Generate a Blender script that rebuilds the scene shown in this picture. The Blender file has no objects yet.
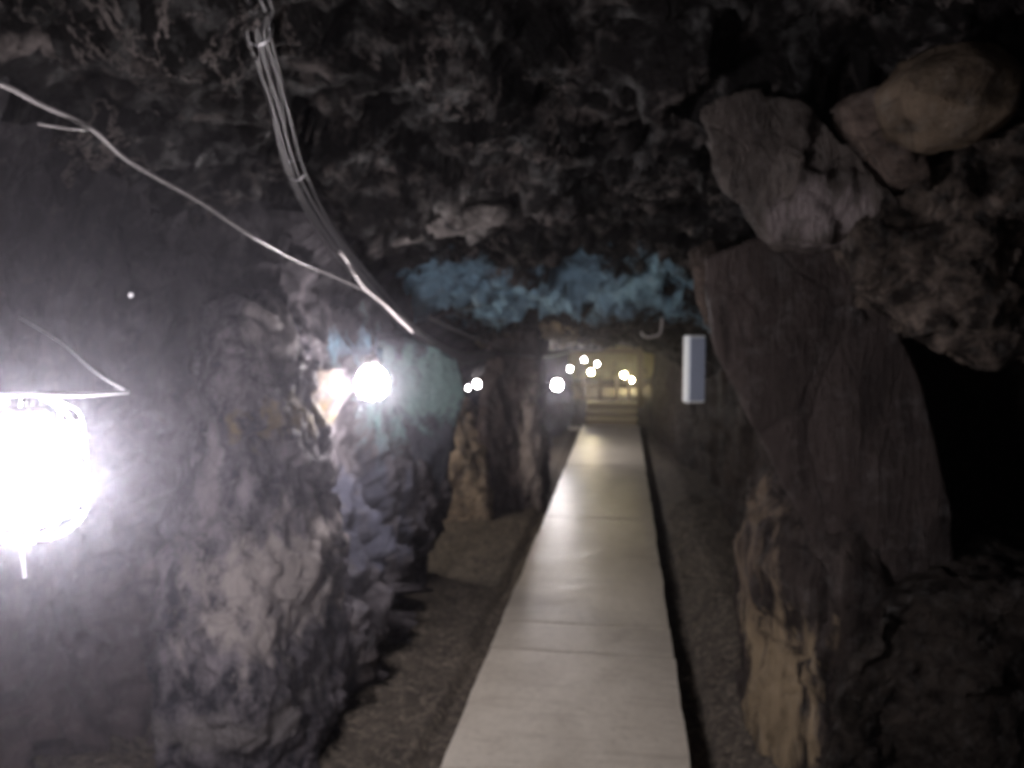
import bpy, bmesh, math, random
import numpy as np
from mathutils import Vector
PI = math.pi
scene = bpy.context.scene
C = scene.collection
random.seed(7)

# ------------------------------------------------------------------ camera
F_PX = 800.0
EYE = Vector((0, 0, 1.6))
TH = math.atan(59 / F_PX)
PS = math.atan(112 / F_PX * math.cos(TH))
fwd = Vector((-math.sin(PS) * math.cos(TH), math.cos(PS) * math.cos(TH), -math.sin(TH)))
right = Vector((math.cos(PS), math.sin(PS), 0))
upv = right.cross(fwd)
cam_d = bpy.data.cameras.new('camera')
cam_d.sensor_width = 36
cam_d.lens = F_PX * 36 / 1024
cam_d.clip_start = 0.02
cam_d.dof.use_dof = True                 # the photograph is out of focus: the lens is set too close
cam_d.dof.focus_distance = 0.40
cam_d.dof.aperture_fstop = (cam_d.lens / 1000) / 0.0027
cam = bpy.data.objects.new('camera', cam_d)
C.objects.link(cam)
cam.location = EYE
cam.rotation_euler = fwd.to_track_quat('-Z', 'Y').to_euler()
scene.camera = cam


def P(px, py, Y):
    """the place seen at a pixel, at distance Y down the tunnel"""
    d = right * ((px - 512) / F_PX) + upv * (-(py - 384) / F_PX) + fwd
    return EYE + d * (Y / d.y)


# ------------------------------------------------------------------ noise
def _hash(ix, iy, iz, s):
    h = (ix.astype(np.int64) * 374761393 + iy.astype(np.int64) * 668265263 + iz.astype(np.int64) * 2147483647 + s * 1274126177) & 0xffffffff
    h = ((h ^ (h >> 13)) * 1274126177) & 0xffffffff
    h = ((h ^ (h >> 15)) * 2246822519) & 0xffffffff
    return ((h ^ (h >> 16)) & 0xffffff) / float(0xffffff)


def vnoise(p, s=0):
    i = np.floor(p).astype(np.int64); f = p - i
    u = f * f * f * (f * (f * 6 - 15) + 10)
    r = 0
    for dx in (0, 1):
        for dy in (0, 1):
            for dz in (0, 1):
                w = (u[:, 0] if dx else 1 - u[:, 0]) * (u[:, 1] if dy else 1 - u[:, 1]) * (u[:, 2] if dz else 1 - u[:, 2])
                r = r + w * _hash(i[:, 0] + dx, i[:, 1] + dy, i[:, 2] + dz, s)
    return r * 2 - 1


def fbm(p, octv=4, s=0, gain=.5):
    a = 1; r = 0; q = p.copy()
    for k in range(octv):
        r = r + a * vnoise(q, s + k); q = q * 2.03 + 11.3; a *= gain
    return r


def facets(p, s=0, tilt=.9, off=.35):
    """each Voronoi cell carries its own tilted plane: broken, blocky rock"""
    i = np.floor(p).astype(np.int64)
    best = np.full(len(p), 1e9); val = np.zeros(len(p))
    for dx in (-1, 0, 1):
        for dy in (-1, 0, 1):
            for dz in (-1, 0, 1):
                cx, cy, cz = i[:, 0] + dx, i[:, 1] + dy, i[:, 2] + dz
                c = np.stack([cx + _hash(cx, cy, cz, s + 1), cy + _hash(cx, cy, cz, s + 2), cz + _hash(cx, cy, cz, s + 3)], 1)
                d = p - c; dd = (d * d).sum(1)
                g = np.stack([_hash(cx, cy, cz, s + 4), _hash(cx, cy, cz, s + 5), _hash(cx, cy, cz, s + 6)], 1) * 2 - 1
                v = (d * g).sum(1) * tilt + (_hash(cx, cy, cz, s + 7) * 2 - 1) * off
                m = dd < best
                best = np.where(m, dd, best); val = np.where(m, v, val)
    return val


def rockd(p, s=0, amp=1.0, sc=(1, 1, 1)):
    q = p * np.array(sc)
    w = q + .25 * np.stack([fbm(q * 1.7, 2, s + 20), fbm(q * 1.7, 2, s + 30), fbm(q * 1.7, 2, s + 40)], 1)
    d = .10 * fbm(q * 1.1, 3, s)
    d += .13 * facets(w * 1.9, s + 50)
    d += .060 * facets(w * 4.6, s + 60)
    d += .026 * facets(w * 11, s + 70)
    d += .016 * (1 - 2 * np.abs(fbm(q * 9, 3, s + 80)))
    return d * amp


# ------------------------------------------------------------------ materials
def new_mat(name):
    m = bpy.data.materials.new(name); m.use_nodes = True
    nt = m.node_tree
    return m, nt, nt.nodes['Principled BSDF']


def N(nt, t, **kw):
    n = nt.nodes.new(t)
    for k, v in kw.items():
        if k in n.inputs.keys():
            n.inputs[k].default_value = v
        else:
            setattr(n, k, v)
    return n


def noise_fac(nt, pos, scale, detail=6, rough=.6, dist=0, stretch=None):
    src = pos
    if stretch:
        mp = N(nt, 'ShaderNodeMapping'); mp.inputs['Scale'].default_value = stretch[:3]
        if len(stretch) > 3: mp.inputs['Rotation'].default_value = stretch[3:]
        nt.links.new(pos, mp.inputs['Vector']); src = mp.outputs[0]
    n = N(nt, 'ShaderNodeTexNoise', Scale=scale, Detail=detail, Roughness=rough, Distortion=dist)
    nt.links.new(src, n.inputs['Vector'])
    return n.outputs['Fac']


def ramp(nt, fac, stops, mode='LINEAR'):
    r = N(nt, 'ShaderNodeValToRGB'); cr = r.color_ramp; cr.interpolation = mode
    while len(cr.elements) < len(stops): cr.elements.new(.5)
    for e, (p, c) in zip(cr.elements, stops):
        e.position = p; e.color = (*c, 1) if len(c) == 3 else c
    nt.links.new(fac, r.inputs[0])
    return r.outputs[0]


def mixc(nt, fac, a, b):
    m = N(nt, 'ShaderNodeMix', data_type='RGBA')
    for sock, v in ((m.inputs[0], fac), (m.inputs[6], a), (m.inputs[7], b)):
        if isinstance(v, (int, float)): sock.default_value = v
        elif isinstance(v, tuple): sock.default_value = (*v, 1)
        else: nt.links.new(v, sock)
    return m.outputs[2]


def mth(nt, op, a, b=None, clamp=False):
    m = N(nt, 'ShaderNodeMath', operation=op, use_clamp=clamp)
    for k, v in enumerate((a, b)):
        if v is None: continue
        if isinstance(v, (int, float)): m.inputs[k].default_value = v
        else: nt.links.new(v, m.inputs[k])
    return m.outputs[0]


def rock_mat(name, dark, mid, light, stains_and_light=(), scale=1.0, rough=.62, bump=.85, streak=None, spec=.35, crack=4.5, vein=.5, crackw=.03, lo=.36, hi=.70):
    """stains: (centre, (rx,ry,rz), colour, strength) ragged-edged mineral tones"""
    m, nt, b = new_mat(name)
    pos = N(nt, 'ShaderNodeNewGeometry').outputs['Position']
    f1 = noise_fac(nt, pos, 1.6 * scale, 8, .62, .5)
    f2 = noise_fac(nt, pos, 9 * scale, 8, .7, .3, streak)
    f3 = noise_fac(nt, pos, 42 * scale, 6, .7, 0, streak)
    c = ramp(nt, f1, [(.3, dark), (.5, mid), (.75, mid)])
    c = mixc(nt, ramp(nt, f2, [(lo, (0, 0, 0)), (hi, (1, 1, 1))]), c, light)
    c = mixc(nt, ramp(nt, f2, [(.30, (.85,) * 3), (.46, (0,) * 3)]), c, dark)
    wv = N(nt, 'ShaderNodeTexNoise', Scale=2.2 * scale, Detail=2, Roughness=.5); nt.links.new(pos, wv.inputs['Vector'])
    wm = N(nt, 'ShaderNodeVectorMath', operation='MULTIPLY_ADD'); nt.links.new(wv.outputs['Color'], wm.inputs[0]); wm.inputs[1].default_value = (.22,) * 3; nt.links.new(pos, wm.inputs[2])
    vo = N(nt, 'ShaderNodeTexVoronoi', feature='DISTANCE_TO_EDGE', Scale=crack * scale)
    vc = N(nt, 'ShaderNodeTexVoronoi', Scale=crack * scale)
    if streak:
        mq = N(nt, 'ShaderNodeMapping'); mq.inputs['Scale'].default_value = streak[:3]; nt.links.new(wm.outputs[0], mq.inputs['Vector']); wsrc = mq.outputs[0]
    else: wsrc = wm.outputs[0]
    nt.links.new(wsrc, vo.inputs['Vector']); nt.links.new(wsrc, vc.inputs['Vector'])
    cell = ramp(nt, vc.outputs['Color'], [(0, (.45,) * 3), (1, (1.5,) * 3)])
    cm = N(nt, 'ShaderNodeMix', data_type='RGBA', blend_type='MULTIPLY'); cm.inputs[0].default_value = .8
    nt.links.new(c, cm.inputs[6]); nt.links.new(cell, cm.inputs[7]); c = cm.outputs[2]
    crk = ramp(nt, vo.outputs['Distance'], [(0, (1,) * 3), (crackw, (0,) * 3)])
    f4 = noise_fac(nt, pos, 5.5 * scale, 9, .66, .6, streak)
    vn = ramp(nt, mth(nt, 'ABSOLUTE', mth(nt, 'SUBTRACT', f4, .53)), [(0, (1,) * 3), (.016, (0,) * 3)])
    vn = mth(nt, 'MULTIPLY', vn, ramp(nt, noise_fac(nt, pos, 1.9 * scale, 4, .6), [(.48, (0,) * 3), (.6, (1,) * 3)]))
    c = mixc(nt, mth(nt, 'MULTIPLY', vn, vein), c, tuple(min(.6, v * 2.2) for v in light))
    rag = noise_fac(nt, pos, 7 * scale, 8, .70, .25, streak)
    for (ctr, rad, col, strength) in stains_and_light:
        sub = N(nt, 'ShaderNodeVectorMath', operation='SUBTRACT'); nt.links.new(pos, sub.inputs[0]); sub.inputs[1].default_value = ctr
        dv = N(nt, 'ShaderNodeVectorMath', operation='DIVIDE'); nt.links.new(sub.outputs[0], dv.inputs[0]); dv.inputs[1].default_value = rad
        ln = N(nt, 'ShaderNodeVectorMath', operation='LENGTH'); nt.links.new(dv.outputs[0], ln.inputs[0])
        e = mth(nt, 'ADD', ln.outputs['Value'], mth(nt, 'MULTIPLY', mth(nt, 'SUBTRACT', rag, .5), 3.2))
        fac = mth(nt, 'MULTIPLY', ramp(nt, e, [(.45, (1,) * 3), (.95, (0,) * 3)]), strength)
        var = mixc(nt, f3, tuple(v * .45 for v in col), col)
        c = mixc(nt, fac, c, var)
    c = mixc(nt, mth(nt, 'MULTIPLY', crk, .22), c, dark)
    nt.links.new(c, b.inputs['Base Color'])
    nt.links.new(ramp(nt, f2, [(.3, (rough - .16,) * 3), (.7, (rough + .18,) * 3)]), b.inputs['Roughness'])
    nt.links.new(ramp(nt, noise_fac(nt, pos, 14 * scale, 6, .7), [(.52, (spec * .22,) * 3), (.66, (min(1, spec * 1.8),) * 3)]), b.inputs['Specular IOR Level'])
    h = mth(nt, 'ADD', mth(nt, 'MULTIPLY', f2, 1.0), mth(nt, 'MULTIPLY', f3, .45))
    h = mth(nt, 'SUBTRACT', h, mth(nt, 'MULTIPLY', crk, .12)); h = mth(nt, 'ADD', h, mth(nt, 'MULTIPLY', vn, .2))
    bp = N(nt, 'ShaderNodeBump', Strength=bump, Distance=.05)
    nt.links.new(h, bp.inputs['Height']); nt.links.new(bp.outputs[0], b.inputs['Normal'])
    return m


def plain(name, col, rough=.5, metal=0, bump=0, nscale=30, var=.25):
    m, nt, b = new_mat(name)
    pos = N(nt, 'ShaderNodeTexCoord').outputs['Object']
    f = noise_fac(nt, pos, nscale, 5, .6)
    nt.links.new(mixc(nt, f, tuple(v * (1 - var) for v in col), tuple(min(1, v * (1 + var)) for v in col)), b.inputs['Base Color'])
    b.inputs['Roughness'].default_value = rough; b.inputs['Metallic'].default_value = metal
    if bump:
        bp = N(nt, 'ShaderNodeBump', Strength=bump, Distance=.01); nt.links.new(f, bp.inputs['Height']); nt.links.new(bp.outputs[0], b.inputs['Normal'])
    return m


def glow(name, col, strength):
    m, nt, b = new_mat(name)
    b.inputs['Base Color'].default_value = (.8, .8, .8, 1)
    b.inputs['Emission Color'].default_value = (*col, 1)
    b.inputs['Emission Strength'].default_value = strength
    return m


def T(v): return tuple(v)


TEAL = (.33, .54, .72)
wall_left_m = rock_mat('left_wall_rock', (.006, .0055, .0065), (.022, .0195, .022), (.06, .055, .06), stains_and_light=[
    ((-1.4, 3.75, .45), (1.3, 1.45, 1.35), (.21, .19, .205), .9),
    ((-1.8, 1.5, 1.3), (.5, 1.3, 1.3), (.024, .021, .023), .9),
    ((-1.8, 2.3, .35), (.6, .9, .5), (.13, .10, .10), .85),
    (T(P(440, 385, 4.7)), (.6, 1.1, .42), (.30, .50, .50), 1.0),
    (T(P(395, 345, 4.1)), (.35, .6, .12), TEAL, .8),
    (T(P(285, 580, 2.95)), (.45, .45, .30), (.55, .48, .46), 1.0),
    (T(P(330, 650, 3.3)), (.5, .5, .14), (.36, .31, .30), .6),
    (T(P(295, 415, 3.1)), (.4, .34, .09), (.18, .135, .06), .9),
    (T(P(325, 372, 3.25)), (.4, .16, .16), (.11, .09, .075), 1.0),  # darkened patch offsets overexposure from the round lamp; not a deposit
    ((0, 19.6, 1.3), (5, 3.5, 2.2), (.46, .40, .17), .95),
    (T(P(370, 520, 3.7)), (.5, .8, .35), (.10, .11, .16), .8),
    (T(P(215, 460, 2.85)), (.16, .5, .7), (.20, .16, .17), .7),  # rim light of the bulge's left edge painted into the rock colour
], streak=(1, 1, .45))
wall_right_m = rock_mat('right_wall_rock', (.005, .0045, .0045), (.026, .021, .020), (.075, .060, .054), stains_and_light=[
    (T(P(760, 690, 2.8)), (.24, .5, .38), (.46, .355, .23), .95),
    (T(P(745, 540, 3.2)), (.25, .5, .28), (.30, .23, .17), .8),
    (T(P(650, 400, 11)), (.3, 2.5, .8), (.10, .075, .05), .8),
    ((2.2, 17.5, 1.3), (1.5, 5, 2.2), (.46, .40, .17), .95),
], streak=(2.2, 2.2, .35), rough=.7)
ceil_m = rock_mat('ceiling_rock', (.0022, .0019, .0019), (.0055, .0046, .0046), (.125, .108, .103), stains_and_light=[
    (T(P(545, 290, 5.9)), (1.4, .75, .50), TEAL, 1.0),
    (T(P(440, 300, 5.2)), (.55, .6, .5), TEAL, .9),
    (T(P(655, 305, 5.6)), (.35, .6, .35), (.33, .55, .68), 1.0),
    (T(P(540, 338, 8.0)), (.6, 1.2, .25), (.62, .49, .32), 1.0),
    (T(P(676, 298, 5.0)), (.12, .3, .12), (.26, .14, .09), .9),
    (T(P(470, 215, 3.8)), (.22, .3, .12), (.30, .28, .27), .8),
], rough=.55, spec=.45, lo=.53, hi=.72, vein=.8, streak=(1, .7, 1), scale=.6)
brown_rock = rock_mat('brown_rock', (.010, .009, .009), (.050, .038, .034), (.17, .13, .11), scale=1.3, rough=.65)
pale_foot_rock = rock_mat('overhang_rock', (.022, .019, .019), (.085, .070, .064), (.14, .12, .11), stains_and_light=[
    (T(P(822, 215, 2.35)), (.17, .3, .10), (.34, .29, .29), 1.0)], scale=1.5, rough=.65, streak=(1.8, 1.8, .4))
tan_rock = rock_mat('tan_rock', (.05, .038, .03), (.17, .135, .11), (.40, .32, .25), scale=1.4, rough=.7)
pillar_rock = rock_mat('pillar_rock', (.014, .011, .012), (.05, .038, .038), (.10, .08, .08), stains_and_light=[
    (T(P(533, 445, 6.9)), (.15, .5, .6), (.50, .43, .40), 1.0)], streak=(1, 1, .5))  # pale patch paints the lit strip on the pillar's right edge
chamber_rock = rock_mat('chamber_rock', (.08, .06, .03), (.30, .24, .12), (.50, .42, .22), rough=.8)


def gravel_mat():
    m, nt, b = new_mat('brown_gravel')
    pos = N(nt, 'ShaderNodeNewGeometry').outputs['Position']
    f = noise_fac(nt, pos, 2.2, 6, .6)
    v = N(nt, 'ShaderNodeTexVoronoi', Scale=38); nt.links.new(pos, v.inputs['Vector'])
    g = noise_fac(nt, pos, 60, 5, .7)
    c = ramp(nt, f, [(.3, (.04, .031, .024)), (.7, (.10, .08, .06))])
    c = mixc(nt, ramp(nt, v.outputs['Color'], [(.35, (0,) * 3), (.9, (.75,) * 3)]), c, (.22, .18, .14))
    c = mixc(nt, ramp(nt, g, [(.35, (.8,) * 3), (.55, (0,) * 3)]), c, (.022, .018, .014))
    nt.links.new(c, b.inputs['Base Color']); b.inputs['Roughness'].default_value = .85
    bp = N(nt, 'ShaderNodeBump', Strength=.8, Distance=.02)
    nt.links.new(mth(nt, 'ADD', mth(nt, 'MULTIPLY', v.outputs['Distance'], -1.0), g), bp.inputs['Height'])
    nt.links.new(bp.outputs[0], b.inputs['Normal'])
    return m


def slab_mat():
    m, nt, b = new_mat('worn_concrete')
    pos = N(nt, 'ShaderNodeNewGeometry').outputs['Position']
    f = noise_fac(nt, pos, 1.3, 8, .65, .4, (1.4, .8, 1))
    g = noise_fac(nt, pos, 34, 6, .7)
    s = noise_fac(nt, pos, 3.2, 7, .7, 1.2, (.5, 3.0, 1))
    c = ramp(nt, f, [(.3, (.40, .36, .30)), (.55, (.56, .515, .44)), (.8, (.64, .59, .51))])
    c = mixc(nt, ramp(nt, s, [(.32, (.6,) * 3), (.5, (0,) * 3)]), c, (.30, .26, .21))
    c = mixc(nt, ramp(nt, g, [(.3, (.5,) * 3), (.5, (0,) * 3)]), c, (.30, .27, .23))
    nt.links.new(c, b.inputs['Base Color'])
    nt.links.new(ramp(nt, s, [(.3, (.28,) * 3), (.7, (.42,) * 3)]), b.inputs['Roughness'])
    b.inputs['Specular IOR Level'].default_value = .55
    bp = N(nt, 'ShaderNodeBump', Strength=.25, Distance=.01)
    nt.links.new(mth(nt, 'ADD', g, s), bp.inputs['Height']); nt.links.new(bp.outputs[0], b.inputs['Normal'])
    return m


gravel = gravel_mat()
concrete = slab_mat()
wood_y = plain('yellowed_timber', (.50, .42, .22), .6, bump=.3, nscale=12)
wood_d = plain('dark_timber', (.22, .17, .09), .7, bump=.3, nscale=12)
black_rub = plain('black_cable_sheath', (.035, .033, .035), .32)
grey_rub = plain('grey_cable_sheath', (.19, .18, .18), .25)
bright_rub = plain('pale_cable_sheath', (.62, .58, .58), .3)
galv = plain('galvanised_steel', (.55, .55, .57), .35, .9)
white_pnt = plain('white_paint', (.85, .91, .95), .45, var=.06)
grey_plastic = plain('grey_plastic', (.20, .19, .19), .5)
dark_metal = plain('dark_metal', (.05, .05, .05), .45, .6)
rail_m = plain('rail_timber', (.16, .11, .08), .6)
lit_post_m = plain('lit_post_tone', (.60, .50, .42), .6)  # pale copy of the railing timber; lit look is put into its colour
bulb_cool = glow('frosted_cool_bulb', (1.0, .93, .97), 360)
bulb_mid = glow('frosted_wall_bulb', (1.0, .92, .95), 165)
bulb_small = glow('small_cool_bulb', (1.0, .93, .95), 60)
bulb_warm = glow('warm_bulb', (1.0, .85, .48), 280)


# ------------------------------------------------------------------ building helpers
def link_mesh(name, me, mat, parent=None, smooth=True):
    me.materials.append(mat)
    if smooth:
        me.polygons.foreach_set('use_smooth', [True] * len(me.polygons))
    o = bpy.data.objects.new(name, me); C.objects.link(o)
    if parent is not None: o.parent = parent
    return o


def grid_mesh(name, V, nu, nv, mat, flip=False):
    idx = np.arange(nu * nv).reshape(nu, nv)
    a, b, c, d = idx[:-1, :-1].ravel(), idx[1:, :-1].ravel(), idx[1:, 1:].ravel(), idx[:-1, 1:].ravel()
    q = np.stack([a, d, c, b] if flip else [a, b, c, d], 1)
    me = bpy.data.meshes.new(name)
    me.vertices.add(len(V)); me.vertices.foreach_set('co', V.astype(np.float32).ravel())
    me.loops.add(q.size); me.loops.foreach_set('vertex_index', q.ravel().astype(np.int32))
    me.polygons.add(len(q)); me.polygons.foreach_set('loop_start', np.arange(0, q.size, 4, dtype=np.int32))
    me.update(calc_edges=True)
    return link_mesh(name, me, mat)


def tag(o, label=None, cat=None, group=None, kind=None):
    if label: o['label'] = label
    if cat: o['category'] = cat
    if group: o['group'] = group
    if kind: o['kind'] = kind
    return o


def empty(name, loc=(0, 0, 0)):
    o = bpy.data.objects.new(name, None); C.objects.link(o); o.location = loc
    o.empty_display_size = .1
    return o


def bm_obj(name, bm, mat, parent=None, smooth=True):
    me = bpy.data.meshes.new(name); bmesh.ops.recalc_face_normals(bm, faces=bm.faces); bm.to_mesh(me); bm.free()
    return link_mesh(name, me, mat, parent, smooth)


def add_tube(bm, pts, r, seg=8, caps=True):
    pts = [Vector(p) for p in pts]
    rings = []
    up = Vector((0, 0, 1))
    for i, p in enumerate(pts):
        t = (pts[min(i + 1, len(pts) - 1)] - pts[max(i - 1, 0)]).normalized()
        a = t.cross(up)
        if a.length < 1e-3: a = t.cross(Vector((1, 0, 0)))
        a.normalize(); b = t.cross(a).normalized()
        rr = r[i] if isinstance(r, (list, tuple)) else r
        rings.append([bm.verts.new(p + (a * math.cos(k * 2 * PI / seg) + b * math.sin(k * 2 * PI / seg)) * rr) for k in range(seg)])
    for u, v in zip(rings[:-1], rings[1:]):
        for k in range(seg):
            bm.faces.new((u[k], u[(k + 1) % seg], v[(k + 1) % seg], v[k]))
    if caps:
        bm.faces.new(rings[0][::-1]); bm.faces.new(rings[-1])


def add_lathe(bm, prof, seg=24, centre=(0, 0, 0)):
    c = Vector(centre); rings = []
    for (r, z) in prof:
        if r < 1e-5: rings.append([bm.verts.new(c + Vector((0, 0, z)))])
        else: rings.append([bm.verts.new(c + Vector((r * math.cos(k * 2 * PI / seg), r * math.sin(k * 2 * PI / seg), z))) for k in range(seg)])
    for u, v in zip(rings[:-1], rings[1:]):
        for k in range(seg):
            k2 = (k + 1) % seg
            f = [u[k % len(u)], u[k2 % len(u)], v[k2 % len(v)], v[k % len(v)]]
            g = []
            for x in f:
                if x not in g: g.append(x)
            if len(g) > 2: bm.faces.new(g)


def add_box(bm, c, s, bevel=0.0, rotz=0):
    r = bmesh.ops.create_cube(bm, size=1)
    vs = r['verts']
    cr, sr = math.cos(rotz), math.sin(rotz)
    for v in vs:
        x, y, z = v.co.x * s[0], v.co.y * s[1], v.co.z * s[2]
        v.co = Vector((c[0] + x * cr - y * sr, c[1] + x * sr + y * cr, c[2] + z))
    if bevel:
        es = list({e for v in vs for e in v.link_edges})
        bmesh.ops.bevel(bm, geom=es, offset=bevel, segments=2, affect='EDGES', profile=.5)


def spline(pts, n=12):
    pts = [Vector(p) for p in pts]; out = []
    for i in range(len(pts) - 1):
        p0, p1, p2, p3 = pts[max(i - 1, 0)], pts[i], pts[i + 1], pts[min(i + 2, len(pts) - 1)]
        for k in range(n):
            t = k / n
            out.append(.5 * ((2 * p1) + (p2 - p0) * t + (2 * p0 - 5 * p1 + 4 * p2 - p3) * t * t + (-p0 + 3 * p1 - 3 * p2 + p3) * t ** 3))
    out.append(pts[-1])
    return out


# ------------------------------------------------------------------ the setting: rock walls, roof, ground
def path_pts(ctrl):
    base = np.array([(p.x, p.y) for p in spline([(x, y, 0) for x, y in ctrl], 40)])
    out = [base[0]]; acc = 0
    for a, b in zip(base[:-1], base[1:]):
        seg = np.linalg.norm(b - a); L = seg; t = 0
        while True:
            step = max(.013, .0075 * math.hypot(out[-1][0], out[-1][1]))
            need = step - acc
            if t + need > seg: acc += seg - t; break
            t += need; acc = 0
            out.append(a + (b - a) * (t / max(seg, 1e-9)))
    return np.array(out)


def wall(name, ctrl, mat, side, s, profile, z0=-.15, z1=2.75, dz=.0155, amp=1.0, sc=(1, 1, 1)):
    pp = path_pts(ctrl)
    tg = np.gradient(pp, axis=0); ln = np.linalg.norm(tg, axis=1, keepdims=True); tg = tg / ln
    k = 9; ker = np.ones(k) / k
    tg = np.stack([np.convolve(np.pad(tg[:, j], k // 2, 'edge'), ker, 'valid') for j in (0, 1)], 1)
    nrm = np.stack([tg[:, 1], -tg[:, 0]], 1) * side          # points into the tunnel
    zs = np.arange(z0, z1, dz); nu, nv = len(pp), len(zs)
    X = np.repeat(pp[:, 0], nv); Y = np.repeat(pp[:, 1], nv); Z = np.tile(zs, nu)
    nx = np.repeat(nrm[:, 0], nv); ny = np.repeat(nrm[:, 1], nv)
    out, dy = profile(X, Y, Z)
    V = np.stack([X + nx * out, Y + ny * out + dy, Z], 1)
    d = rockd(V, s, amp, sc)
    if side > 0: d = d * (.35 + .75 * sm(Y, 2.3, 2.8)) * (1 + .5 * sm(Z, .7, .2))
    far = np.clip((Y - 10) / 4, 0, 1)
    d = d * (1 - .35 * far)
    V[:, 0] += nx * d; V[:, 1] += ny * d
    V[:, 2] += .5 * d * np.clip(Z, 0, 1)
    return tag(grid_mesh(name, V, nu, nv, mat, flip=(side < 0)), kind='structure')


def sm(x, a, b):
    t = np.clip((x - a) / (b - a), 0, 1); return t * t * (3 - 2 * t)


def prof_left(X, Y, Z):
    bulge = sm(Y, 2.6, 3.0) * (1 - sm(Y, 4.9, 5.3)) * (X > -2.2)
    out = bulge * (.08 * np.sin(Z * 3.0) - .10 * sm(Z, 1.2, 1.9))
    out -= .10 * sm(Z, 0.5, 0) * (1 - bulge)
    out += .25 * sm(Z, 1.6, 2.4) * (1 - sm(Y, 1.5, 3))
    dy = .32 * (Z - .9) * sm(Y, 1.8, 2.5) * (1 - sm(Y, 3.3, 3.9))
    return out, dy


def prof_right(X, Y, Z):
    near = (1 - sm(Y, 3.0, 4.2))
    out = -.10 * sm(Z, .3, 1.3) * (1 - near)                   # leans back a little
    out -= near * sm(Z, .75, 1.35) * .32
    out += .30 * sm(Z, 1.5, 2.2) * sm(Y, .6, 1.4) * near         # overhang under the roof
    out -= .1 * sm(Z, 1.1, 0) * sm(Y, 4, 5)* (1-sm(Y,8,9))
    return out, 0 * Y


LEFT = [(-1.6, -3.0), (-1.75, -1.0), (-1.85, 0.2), (-1.85, 1.0), (-1.86, 2.0), (-1.80, 2.65), (-1.62, 2.82), (-1.36, 2.92), (-1.29, 3.2), (-1.34, 3.7), (-1.34, 4.3),
        (-1.26, 4.85), (-1.45, 5.15), (-2.2, 5.3), (-3.4, 5.7), (-4.1, 6.8), (-4.1, 8.6), (-3.2, 10.0), (-2.0, 10.5), (-1.2, 10.8), (-.98, 11.3),
        (-.92, 12.0), (-.92, 12.7), (-1.0, 13.1), (-1.7, 13.6), (-2.7, 14.4), (-3.0, 16), (-2.7, 18.4), (-1.4, 19.6), (.4, 19.8), (1.9, 19.4)]
RIGHT = [(1.45, -3.0), (1.55, -1.0), (1.65, .4), (1.66, 1.3), (1.75, 2.1), (2.05, 2.9), (1.95, 3.6), (1.55, 3.8), (1.22, 3.3), (1.0, 2.75), (.72, 2.55), (.50, 2.75), (.45, 3.1), (.55, 3.8), (.66, 4.6),
         (.72, 5.6), (.72, 7.0), (.66, 8.6), (.56, 10.4), (.48, 11.8), (.44, 12.8), (.50, 13.3), (1.0, 13.7), (1.9, 14.4), (2.3, 16), (2.2, 18.6), (1.7, 19.8)]
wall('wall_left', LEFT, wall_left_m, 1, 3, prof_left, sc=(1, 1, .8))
wall('wall_right', RIGHT, wall_right_m, -1, 17, prof_right, amp=.55, sc=(1.2, .8, .55))

CY = np.array([-3.2, 0, 2, 3, 4, 4.8, 5.3, 6, 7, 8, 9, 12, 13.2, 13.9, 16, 20.5])
CZ = np.array([2.5, 2.5, 2.46, 2.33, 2.20, 2.10, 2.02, 1.80, 1.58, 1.47, 1.42, 1.33, 1.27, 1.95, 2.35, 2.2])


def ceil_base(X, Y):
    c = np.interp(Y, CY, CZ)
    k = np.interp(Y, [0, 3, 4.6, 8, 13, 14], [.10, .16, .42, .35, .3, .1])
    d = np.maximum(0, np.abs(X + .35) - .25)
    return c - np.minimum(k * d * d, .42)


def make_ceiling():
    ys = [-3.1]
    while ys[-1] < 20.2: ys.append(ys[-1] + max(.020, .0075 * abs(ys[-1])))
    ys = np.array(ys); xs = np.arange(-4.8, 2.7, .024)
    nu, nv = len(ys), len(xs)
    Y = np.repeat(ys, nv); X = np.tile(xs, nu)
    V = np.stack([X, Y, ceil_base(X, Y)], 1)
    d = rockd(V, 91, 1.15, (1, 1, 1))
    d = d * np.interp(Y, [0, 5, 8, 20], [1.2, 1.0, .55, .55])
    V[:, 2] += d
    V[:, 1] += .5 * d
    tag(grid_mesh('ceiling', V, nu, nv, ceil_m, flip=True), kind='structure')


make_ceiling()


def floor_z(X, Y):
    p = np.stack([X, Y, 0 * X], 1)
    z = -.005 + .022 * fbm(p * 2.0, 3, 5) + .010 * fbm(p * 9, 3, 6)
    z += .16 * sm(X, -1.0, -1.7) * (1 - sm(Y, 4.6, 5.2)) + .10 * sm(X, .32, .6) * (1 - sm(Y, 8, 10))
    z -= .045 * (np.abs(X + .187) < .55)
    z = z + sm(Y, 12.9, 13.1) * .30
    return z


def make_floor():
    ys = [-3.1]
    while ys[-1] < 20.2: ys.append(ys[-1] + max(.018, .008 * abs(ys[-1])))
    ys = np.array(ys); xs = np.arange(-4.8, 2.7, .022)
    nu, nv = len(ys), len(xs)
    Y = np.repeat(ys, nv); X = np.tile(xs, nu)
    V = np.stack([X, Y, floor_z(X, Y)], 1)
    tag(grid_mesh('floor', V, nu, nv, gravel), kind='structure')


make_floor()
# the rock face that closes the tunnel behind the photographer
zs = np.arange(-.2, 2.9, .04); xs = np.arange(-2.4, 2.2, .04)
Vb = np.stack([np.tile(xs, len(zs)), np.full(len(xs) * len(zs), -2.7), np.repeat(zs, len(xs))], 1)
Vb[:, 1] += rockd(Vb, 44, 1.0)
tag(grid_mesh('wall_back', Vb, len(zs), len(xs), brown_rock, flip=True), kind='structure')


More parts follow.
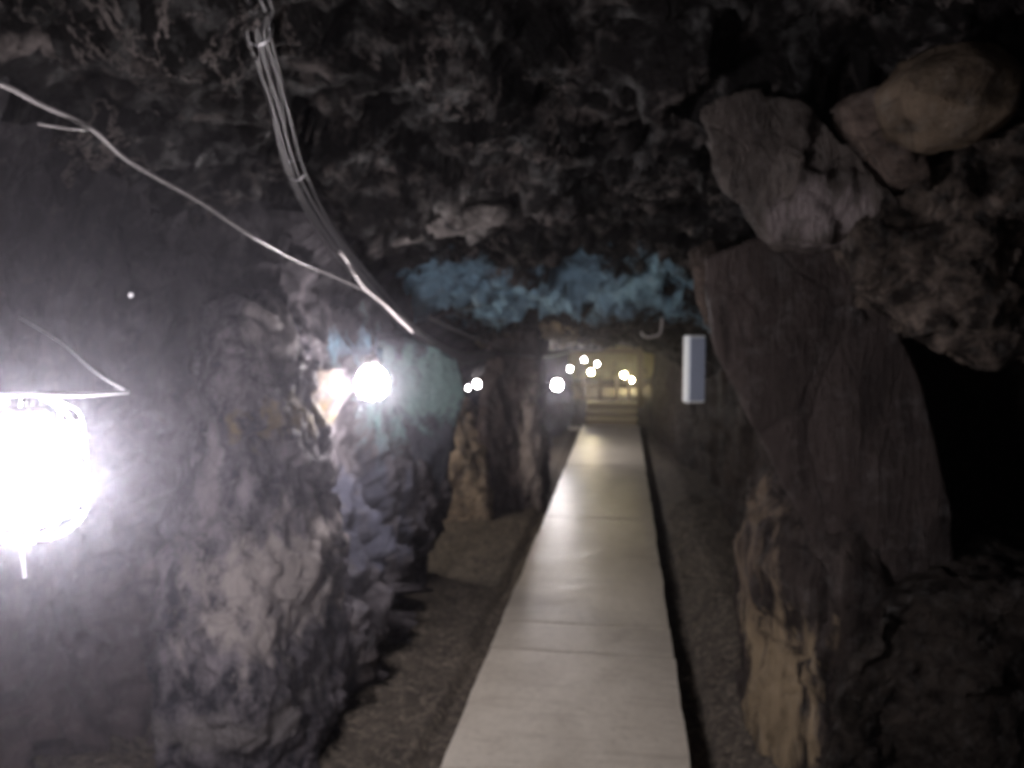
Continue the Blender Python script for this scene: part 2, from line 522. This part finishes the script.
# ------------------------------------------------------------------ separate rocks
def hull_rock(name, pts, mat, label, cat='rock', s=0, vox=.014, amp=.5, sc=(1, 1, 1), group=None, kind=None):
    bm = bmesh.new()
    for p in pts: bm.verts.new(p)
    r = bmesh.ops.convex_hull(bm, input=bm.verts)
    bmesh.ops.delete(bm, geom=list({g for g in r['geom_interior'] + r['geom_unused'] if isinstance(g, bmesh.types.BMVert)}), context='VERTS')
    tmp = bpy.data.meshes.new('tmp'); bm.to_mesh(tmp); bm.free()
    o = bpy.data.objects.new('tmp', tmp); C.objects.link(o)
    md = o.modifiers.new('r', 'REMESH'); md.mode = 'VOXEL'; md.voxel_size = vox
    ms = o.modifiers.new('s', 'SMOOTH'); ms.iterations = 3
    dg = bpy.context.evaluated_depsgraph_get()
    me = bpy.data.meshes.new_from_object(o.evaluated_get(dg))
    bpy.data.objects.remove(o); bpy.data.meshes.remove(tmp)
    n = len(me.vertices)
    co = np.empty(n * 3, np.float32); me.vertices.foreach_get('co', co); co = co.reshape(-1, 3).astype(float)
    no = np.empty(n * 3, np.float32); me.vertex_normals.foreach_get('vector', no); no = no.reshape(-1, 3)
    q = co * np.array(sc)
    d = .05 * facets(q * 4.2, s) + .022 * facets(q * 10, s + 9) + .012 * fbm(q * 16, 3, s + 5) + .03 * fbm(q * 2.5, 2, s + 6)
    co += no * (d * amp)[:, None]
    me.vertices.foreach_set('co', co.astype(np.float32).ravel()); me.update()
    me.materials.clear()
    ob = link_mesh(name, me, mat)
    return tag(ob, label, cat, group, kind)


def prism_pts(poly, y0, y1, shrink=.85):
    """outline seen at distance y0, its back face y1 further in"""
    c = sum((P(a, b, y0) for a, b in poly), Vector()) / len(poly)
    out = [P(a, b, y0) for a, b in poly]
    for a, b in poly:
        p = P(a, b, y0); q = c + (p - c) * shrink
        out.append(Vector((q.x + .25 * (y1 - y0), y1, q.z)))
    out.append(c + Vector((-.02, -.06, 0)))
    return out


hull_rock('rock_block', prism_pts([(700, 110), (735, 85), (800, 95), (862, 150), (900, 205), (868, 240), (800, 246), (768, 240), (718, 180)], 2.35, 3.1),
          pale_foot_rock, 'big overhanging rock block with a pale streaked lower face, jutting from the roof at right', s=201, amp=.42, sc=(1.4, 1.4, .8))
hull_rock('rock_boulder', [P(945, 100, 2.1) + Vector((math.cos(a) * math.cos(b) * .165, math.sin(a) * math.cos(b) * .2, math.sin(b) * .12))
                   for a in [k * PI / 4 for k in range(8)] for b in (-1.2, -.5, .2, .9)],
          rock_mat('ochre_rock', (.018, .014, .011), (.085, .064, .046), (.14, .107, .078), scale=1.2), 'rounded ochre boulder wedged high in the right wall near the roof', 'rock', s=211, amp=.25)
hull_rock('rock_slab', prism_pts([(700, 255), (760, 235), (865, 245), (925, 390), (955, 520), (950, 700), (860, 640), (770, 430), (712, 350)], 2.62, 3.3),
          rock_mat('slab_rock', (.012, .010, .010), (.048, .038, .036), (.075, .060, .056), scale=1.0, streak=(1.5, 1.5, .3, 0, .5, 0)), 'long flat brown rock slab leaning against the right wall under the overhanging block', s=221, amp=.14)
hull_rock('rock_shelf', prism_pts([(850, 240), (880, 200), (960, 150), (1075, 110), (1080, 350), (1000, 365), (930, 320), (870, 290)], 2.35, 3.5, .95),
          rock_mat('shelf_rock', (.006, .005, .0045), (.032, .026, .023), (.20, .16, .135), scale=1.7, lo=.44, hi=.68, vein=.9), 'broken brown rock shelf at the right edge above the black recess', s=281, amp=1.2, vox=.016)
hull_rock('rock', prism_pts([(815, 800), (840, 690), (880, 610), (950, 585), (1070, 600), (1100, 800), (950, 860)], 2.35, 3.2, .95),
          rock_mat('rubble_rock', (.004, .0035, .003), (.016, .013, .012), (.055, .045, .038), scale=1.6), 'low dark heap of rock at the bottom right corner', s=291, amp=1.0, vox=.016)
hull_rock('teal_rock', [P(392, 352, 4.35), P(430, 345, 4.5), P(460, 358, 4.75), P(466, 395, 4.8), P(455, 440, 4.8), P(440, 500, 4.8), P(405, 440, 4.4), P(385, 395, 4.3), P(400, 520, 4.4)] +
          [Vector((-1.6, 4.3, .7)), Vector((-1.6, 4.3, 1.6)), Vector((-1.6, 5.0, .7)), Vector((-1.6, 5.0, 1.6))],
          rock_mat('teal_knob_rock', (.02, .022, .028), (.075, .08, .10), (.13, .14, .17), stains_and_light=[(T(P(432, 385, 4.5)), (.5, .8, .30), (.36, .56, .54), 1.0)], scale=1.0, crackw=.015), 'smooth pale teal rock face on the left wall just beyond the round glaring lamp', s=301, amp=.25, vox=.016)
hull_rock('rock_outcrop', [P(262, 292, 2.75), P(232, 340, 2.55), P(208, 440, 2.45), P(200, 560, 2.4), P(165, 640, 2.35), P(150, 800, 2.3), P(240, 830, 2.35), P(310, 780, 2.6), P(345, 680, 2.95), P(352, 560, 3.0),
          P(330, 450, 3.0), P(300, 340, 3.0), P(265, 560, 2.45), P(250, 700, 2.32)] + [Vector((-1.7, 3.0, .0)), Vector((-1.7, 3.0, 1.7)), Vector((-1.5, 3.5, .0)), Vector((-1.5, 3.4, 1.6))],
          rock_mat('outcrop_rock', (.006, .006, .009), (.036, .034, .044), (.24, .215, .235), stains_and_light=[
              (T(P(285, 580, 2.6)), (.34, .5, .26), (.56, .50, .48), 1.0), (T(P(290, 415, 2.8)), (.2, .4, .10), (.26, .19, .08), .9),
              (T(P(250, 725, 2.4)), (.35, .5, .10), (.36, .33, .33), .8), (T(P(275, 330, 2.75)), (.08, .3, .22), (.42, .38, .38), .9), (T(P(210, 470, 2.45)), (.05, .3, .3), (.36, .32, .34), .9)], scale=1.5, lo=.42, hi=.66, streak=(1, 1, .6)),  # last two patches paint the bright-lit rims along the outcrop's edge
          'rough crusty grey rock outcrop with pale patches between the two glaring left lamps', s=311, amp=1.1, vox=.013)
hull_rock('rock_wedge', [P(690, 255, 3.6), P(712, 240, 3.6), P(735, 315, 3.7), P(704, 318, 3.7), P(690, 255, 4.3), P(745, 240, 4.3), P(752, 330, 4.3), P(708, 325, 4.2)],
          brown_rock, 'narrow brown rock wedge between the teal-stained arch and the leaning slab', s=231, amp=.4)
hull_rock('rock_chunk', prism_pts([(830, 105), (880, 85), (925, 150), (935, 190), (890, 180)], 2.3, 2.8),
          brown_rock, 'jagged red-brown rock chunk between the overhanging block and the ochre boulder', s=241, amp=.5)
hull_rock('rock_mound', [P(441, 402, 6.7), P(463, 398, 6.9), P(482, 420, 6.9), P(436, 470, 6.5), P(437, 540, 6.3), P(492, 528, 6.4), P(490, 470, 6.9)] +
          [p + Vector((-.1, .7, 0)) for p in (P(445, 415, 6.7), P(482, 425, 6.9), P(436, 530, 6.4), P(492, 525, 6.5))],
          tan_rock, 'pale tan rock mound standing in the side recess behind the left wall bulge', s=251, amp=.7, vox=.02)
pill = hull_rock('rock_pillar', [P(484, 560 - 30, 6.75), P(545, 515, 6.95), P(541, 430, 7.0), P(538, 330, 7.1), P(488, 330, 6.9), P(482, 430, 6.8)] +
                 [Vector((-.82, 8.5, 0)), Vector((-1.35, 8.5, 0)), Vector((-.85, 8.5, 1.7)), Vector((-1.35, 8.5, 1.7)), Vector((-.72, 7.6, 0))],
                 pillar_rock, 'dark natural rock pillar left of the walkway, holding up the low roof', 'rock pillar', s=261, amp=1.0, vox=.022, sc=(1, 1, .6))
hull_rock('rock_ledge', [P(388, 246, 3.7), P(440, 218, 3.6), P(478, 203, 3.6), P(512, 208, 3.7), P(505, 222, 3.7), P(440, 235, 3.7), P(400, 247, 3.7)] +
          [P(400, 225, 4.0), P(500, 190, 4.0)],
          rock_mat('pale_ledge_rock', (.02, .018, .018), (.07, .062, .06), (.22, .20, .19), scale=1.6), 'thin pale rock ledge running across the dark roof before the teal arch', s=271, amp=.35, vox=.010)

# ------------------------------------------------------------------ walkway
WX0, WX1 = -.622, .248
wk = empty('walkway', ((WX0 + WX1) / 2, 0, 0))
tag(wk, 'pale concrete slab walkway running straight down the middle of the tunnel', 'walkway')
joints = [-2.2, -.6, 1.9, 3.70, 4.07, 6.4, 8.8, 10.6, 12.4]
for i, (a, b) in enumerate(zip(joints[:-1], joints[1:])):
    bm = bmesh.new()
    n = max(2, int((b - a) / .12)); cols = 9
    rnd = random.Random(i)
    wob = [.006 * rnd.uniform(-1, 1) for _ in range(n + 1)]
    g = []
    tz = .05 + rnd.uniform(-.004, .004)
    for r in range(n + 1):
        y = a + .011 + (b - a - .022) * r / n
        g.append([bm.verts.new((WX0 + wob[r] + (WX1 - WX0) * c / cols, y, tz + .0015 * rnd.uniform(-1, 1))) for c in range(cols + 1)])
    for r in range(n):
        for c in range(cols): bm.faces.new((g[r][c], g[r][c + 1], g[r + 1][c + 1], g[r + 1][c]))
    ex = bmesh.ops.extrude_face_region(bm, geom=list(bm.faces))
    for v in [e for e in ex['geom'] if isinstance(e, bmesh.types.BMVert)]: v.co.z = -.03
    o = bm_obj('slab', bm, concrete, wk, smooth=False)
    o.location = -Vector(wk.location)
st = empty('steps', (-.18, 12.45, 0)); tag(st, 'yellowish timber steps rising at the far end of the walkway', 'steps')
for k in range(3):
    z = .05 + .105 * (k + 1); y = 12.46 + .20 * k
    bm = bmesh.new(); add_box(bm, (0, y + .11 - 12.45, z - .015), (.80, .24, .03), .004); bm_obj('tread', bm, wood_y, st, False)
    bm = bmesh.new(); add_box(bm, (0, y + .02 - 12.45, z - .075), (.78, .02, .09), .003); bm_obj('riser', bm, wood_d, st, False)
sill = bmesh.new(); add_box(sill, (0, 0, 0), (.16, .1, .05), .008)
o = bm_obj('concrete_curb', sill, concrete, None, False); o.location = (-.74, 12.1, .03)
tag(o, 'short pale curb stub beside the walkway just before the far steps', 'curb')


# ------------------------------------------------------------------ lamps
def cage_lamp(loc, r, h, mat, label, group=None, cage=True, stem=.05, seg=24, wires=8):
    t = empty('caged_lamp' if cage else 'bulb_lamp', loc)
    tag(t, label, 'lamp', group)
    bm = bmesh.new()
    add_lathe(bm, [(0, -h / 2), (r * .5, -h / 2 + r * .08), (r * .85, -h / 2 + r * .35), (r, -h / 2 + r * .8), (r, h / 2 - r * .9), (r * .8, h / 2 - r * .35), (r * .42, h / 2), (0, h / 2)], seg)
    bm_obj('bulb', bm, mat, t)
    bm = bmesh.new()
    sh = .25 if cage else .7
    add_lathe(bm, [(0, h / 2 - .002), (r * .44, h / 2 - .002), (r * .5, h / 2 + r * sh * .2), (r * .38, h / 2 + r * sh * .85), (r * .15, h / 2 + r * sh), (0, h / 2 + r * sh)], seg)
    sk = bm_obj('socket', bm, grey_plastic, t)
    bm = bmesh.new(); add_tube(bm, [(0, 0, h / 2 + r * (sh - .02)), (.004, 0, h / 2 + r * sh + stem * .5), (0, 0, h / 2 + r * sh + stem)], r * .07 + .0015, 6)
    bm_obj('cord', bm, black_rub, t)
    if cage:
        bm = bmesh.new(); R_ = r * 1.14; w = .0022
        for k in range(wires // 2):
            a = k * 2 * PI / wires
            pr = [(-R_ * .02, -h / 2 - r * .3), (R_ * .6, -h / 2 - r * .2), (R_, -h / 2 + r * .3), (R_, h / 2 - r * .2), (R_ * .75, h / 2 + r * .25), (R_ * .4, h / 2 + r * .42)]
            for sgn in (1, -1):
                add_tube(bm, spline([(math.cos(a) * q * sgn, math.sin(a) * q * sgn, z) for q, z in pr], 5), w, 6)
        for z in (-h / 2 + r * .3, 0, h / 2 - r * .2):
            add_tube(bm, [(math.cos(k * PI / 14) * R_, math.sin(k * PI / 14) * R_, z) for k in range(29)], w, 6, False)
        bm_obj('wire_cage', bm, galv, t)
    return t


L1 = P(28, 473, 1.05)
cage_lamp(L1, .066, .160, bulb_cool, 'large glaring white caged lamp at the left edge of the photo', stem=.012)
L2 = P(372, 383, 3.35)
cage_lamp(L2, .070, .145, bulb_mid, 'round glaring white lamp hanging in front of the left wall bulge', stem=.10, cage=False)
L3 = P(557, 385, 9.6)
cage_lamp(L3, .058, .13, glow('tunnel_bulb', (1, .93, .94), 260), 'small white lamp hanging just beyond the dark rock pillar', cage=False, stem=.22)
# unseen lamp added behind the photographer to brighten walkway and right-hand rock
cage_lamp((-1.25, -.75, 1.45), .06, .16, bulb_mid, 'unseen caged lamp added behind the photographer as fill light')
cage_lamp(P(477, 384, 9.2), .04, .09, bulb_small, 'larger of two small lamps glinting in the side recess left of the pillar', cage=False, stem=.15)
cage_lamp(P(468, 388, 9.4), .022, .05, bulb_small, 'smaller of two small lamps glinting in the side recess left of the pillar', cage=False, stem=.15)
FAR = [(570, 369, 11.8, .065, bulb_small, 'lowest left of the clustered far lamps, on the left wall before the steps'),
       (584, 360, 14.6, .075, bulb_small, 'topmost of the clustered lamps over the far chamber'),
       (597, 364, 15.4, .075, bulb_small, 'right-hand lamp of the far cluster'),
       (591, 372, 14.9, .085, bulb_warm, 'middle lamp of the far cluster, hanging lowest in the chamber'),
       (624, 375, 16.4, .10, bulb_warm, 'warm lamp in the far chamber just above the railing'),
       (631, 380, 16.8, .085, bulb_warm, 'small dimmer warm lamp beside the railing lamp in the far chamber')]
for px, py, Y, r, m, lab in FAR:
    cage_lamp(P(px, py, Y), r * .5, r * 1.05, m, lab, cage=False, stem=.12 if Y < 12 else .5, seg=16)
# added warm bulb, out of sight, lights the recess and tan mound
cage_lamp((-2.0, 5.8, 1.2), .055, .12, glow('recess_fill_bulb', (1, .88, .76), 330), 'unseen warm lamp added in the side recess to light the tan mound', cage=False, stem=.1, seg=12)


# ------------------------------------------------------------------ cables
def cable(name, pts, r, mat, label, cat='cable', group=None, parts=None):
    bm = bmesh.new(); add_tube(bm, spline(pts, 14), r, 8)
    o = bm_obj(name, bm, mat); return tag(o, label, cat, group)


# bundle under the roof, from over the photographer's head into the distance
BUN = [(Vector((-.62, .2, 2.33))), P(235, -40, 1.55), P(258, 30, 1.9), P(277, 100, 2.3), P(296, 170, 2.75), P(330, 232, 3.3), P(372, 288, 4.0), P(418, 334, 4.8), P(462, 358, 5.9), P(500, 352, 7.2)]
rb = random.Random(3)
for k in range(9):
    a = k * 2 * PI / 9; w = .032 if k else 0
    ph = rb.uniform(0, 6)
    pts = [p + Vector((math.cos(a + .25 * i) * w * rb.uniform(.7, 1.25), 0, math.sin(a + .25 * i) * w * rb.uniform(.7, 1.2))) for i, p in enumerate(BUN)]
    cable('power_cable', pts, .0058, black_rub if k % 3 else grey_rub if k == 3 else black_rub, 'thin black cable in the bundle running under the roof at upper left', group='cables bundled under the roof')
for k, (i, Y) in enumerate(((2, 0), (4, 0))):
    p = BUN[i]; bm = bmesh.new()
    add_tube(bm, [p + Vector((math.cos(q * PI / 10) * .036, 0, math.sin(q * PI / 10) * .036)) for q in range(21)], .003, 6, False)
    add_tube(bm, [p + Vector((0, 0, .036)), p + Vector((0, .01, .20))], .003, 6)
    tag(bm_obj('cable_hanger', bm, galv), ['wire hanger round the cable bundle at the top edge', 'wire hanger round the cable bundle at its bright lower end'][k], 'hanger')
cable('power_cable', [P(-60, 70, 1.25), P(0, 84, 1.35), P(40, 104, 1.45), P(90, 128, 1.6), P(130, 162, 1.8), P(200, 202, 2.1), P(250, 235, 2.4), P(300, 262, 2.8), P(345, 281, 3.15), P(378, 298, 3.42), P(400, 316, 3.62), P(414, 330, 3.8), P(436, 345, 4.5)],
      .0062, grey_rub, 'pale grey cable sagging along the left wall from the top left corner')
cable('power_cable', [P(340, 252, 2.95), P(348, 262, 3.05), P(356, 276, 3.1), P(367, 290, 3.25), P(384, 304, 3.45), P(400, 320, 3.6), P(413, 332, 3.7)], .0065, bright_rub, 'short pale cable joining the sagging one beside the teal arch')
cable('power_cable', [P(430, 318, 5.0), P(462, 333, 5.4), P(496, 346, 6.0), P(512, 352, 6.6)], .010, grey_rub, 'short pale cable across the roof above the dark pillar')
cable('power_cable', [P(470, 350, 6.4), P(505, 354, 6.6), P(545, 357, 7.4), P(572, 352, 9.5)], .008, black_rub, 'thin dark cable strung over the pillar toward the far lamps')
cable('suspension_wire', [P(-30, 396, 1.02), P(30, 395, 1.05), P(80, 395, 1.12), P(128, 392, 1.2)], .0035, galv, 'straight steel bar the large left lamp hangs from', 'bar')
cable('suspension_wire', [P(126, 391, 1.2), P(95, 372, 1.3), P(60, 342, 1.4), P(20, 318, 1.5)], .0022, galv, 'thin steel wire rising left from the end of the lamp bar', 'wire')
cable('lamp_pull', [P(22, 548, 1.05), P(23, 560, 1.05), P(25, 578, 1.05)], .0025, galv, 'thin steel pull rod hanging below the large left lamp', 'rod')
cable('cable_bracket', [P(38, 124, 1.46), P(64, 128, 1.5), P(88, 130, 1.58)], .003, grey_rub, 'small steel bracket holding the sagging cable at upper left', 'bracket')

# bright bolt plate on the left wall, hook near the arch
bm = bmesh.new(); p = P(131, 295, 1.9)
add_lathe(bm, [(0, -.003), (.007, -.003), (.007, .002), (.004, .003), (.004, .008), (0, .008)], 8)
o = bm_obj('rock_bolt', bm, galv, None, False); o.location = p; o.rotation_euler = (PI / 2, 0, .6)
tag(o, 'tiny shiny bolt head on the dark upper left wall', 'bolt')
bm = bmesh.new(); add_tube(bm, spline([P(641, 332, 6.2), P(644, 336, 6.2), P(651, 337, 6.22), P(660, 333, 6.25), P(662, 318, 6.25)], 6), .010, 8)
tag(bm_obj('roof_hook', bm, bright_rub), 'small bent steel hook shining under the roof left of the white box', 'hook')

# ------------------------------------------------------------------ white box on the right wall
bx = empty('wall_box', P(694, 369, 4.4))
tag(bx, 'narrow upright white metal box mounted on the right wall', 'box')
bx.rotation_euler = (0, 0, math.radians(22))
W_, D_, H_ = .105, .07, .365
bm = bmesh.new(); add_box(bm, (0, 0, 0), (W_, D_, H_), .012); bm_obj('housing', bm, white_pnt, bx, False)
bm = bmesh.new(); add_box(bm, (0, -D_ / 2 - .004, 0), (W_ - .016, .008, H_ - .03), .003); bm_obj('cover', bm, plain('shaded_box_cover', (.36, .42, .55), .5, var=.05), bx, False)  # front coloured darker than the white housing to stand for its shaded side
bm = bmesh.new(); add_box(bm, (.075, .03, -.01), (.06, .03, .085), .008); bm_obj('bracket', bm, plain('bracket_grey', (.22, .21, .21), .6), bx, False)

# ------------------------------------------------------------------ far chamber railing
rl = empty('railing', (0, 14.2, .33)); tag(rl, 'low timber railing with two posts coloured pale as if lit across the far lit chamber', 'railing')
b0 = Vector(rl.location)


def railpart(name, px, y0, y1, Y, w, mat):
    a = P(px, y0, Y); b = P(px, y1, Y); bm = bmesh.new()
    add_box(bm, ((a.x + b.x) / 2 - b0.x, Y - b0.y, (a.z + b.z) / 2 - b0.z), (w, .05, abs(a.z - b.z)), .006)
    bm_obj(name, bm, mat, rl, False)


for px, m in ((583, rail_m), (600, rail_m), (617, lit_post_m), (629, lit_post_m), (641, rail_m)):
    railpart('post', px, 378, 414, 14.2, .06, m)
for py in (385, 398):
    a = P(574, py, 14.2); b = P(646, py, 14.2); bm = bmesh.new()
    add_box(bm, ((a.x + b.x) / 2 - b0.x, 0.03, a.z - b0.z), (b.x - a.x, .03, .05), .006)
    bm_obj('rail', bm, rail_m, rl, False)
# timber frame of the far portal
pf = empty('timber_frame', (-.25, 13.2, .05)); tag(pf, 'rough yellowish timber frame around the opening at the end of the walkway', 'frame')
for x in (-.72, .52):
    bm = bmesh.new(); add_box(bm, (x, 0, .55), (.10, .12, 1.2), .012); bm_obj('post', bm, plain('frame_timber', (.22, .17, .09), .7, bump=.4, nscale=9), pf, False)
bm = bmesh.new(); add_box(bm, (-.1, 0, 1.13), (1.34, .12, .09), .012); bm_obj('lintel', bm, plain('lintel_timber', (.20, .15, .09), .7, bump=.4, nscale=9), pf, False)

# ------------------------------------------------------------------ dusty mine air
w = bpy.data.worlds.new('mine_air'); scene.world = w; w.use_nodes = True
nt = w.node_tree; nt.nodes['Background'].inputs[1].default_value = 0
vs = nt.nodes.new('ShaderNodeVolumeScatter'); vs.inputs['Color'].default_value = (.88, .86, 1, 1)
vs.inputs['Density'].default_value = .007; vs.inputs['Anisotropy'].default_value = .92
nt.links.new(vs.outputs[0], nt.nodes['World Output'].inputs['Volume'])

for nm, ctr, rad, den, lab in (('halo_mist', L1 + Vector((-.05, 0, 0)), .62, .045, 'pale mist added to give the large left lamp its glare halo'), ('halo_mist', L2, .42, .05, 'pale mist added to give the lamp by the bulge its glare halo')):  # local haze spheres, added to imitate the glare around both lamps
    bm = bmesh.new(); bmesh.ops.create_icosphere(bm, subdivisions=4, radius=rad)
    mm = bpy.data.materials.new('halo_mist'); mm.use_nodes = True; mt = mm.node_tree
    mt.nodes.remove(mt.nodes['Principled BSDF'])
    v = mt.nodes.new('ShaderNodeVolumeScatter'); v.inputs['Color'].default_value = (.88, .86, 1, 1)
    v.inputs['Density'].default_value = den; v.inputs['Anisotropy'].default_value = .80
    mt.links.new(v.outputs[0], mt.nodes['Material Output'].inputs['Volume'])
    o = bm_obj(nm, bm, mm); o.location = ctr
    tag(o, lab, 'halo_mist', kind='stuff')

scene.view_settings.view_transform = 'Standard'
scene.view_settings.look = 'None'
scene.view_settings.exposure = 0
scene.view_settings.gamma = 1
scene.view_settings.use_curve_mapping = False
scene.cycles.use_denoising = True
scene.cycles.use_light_tree = True
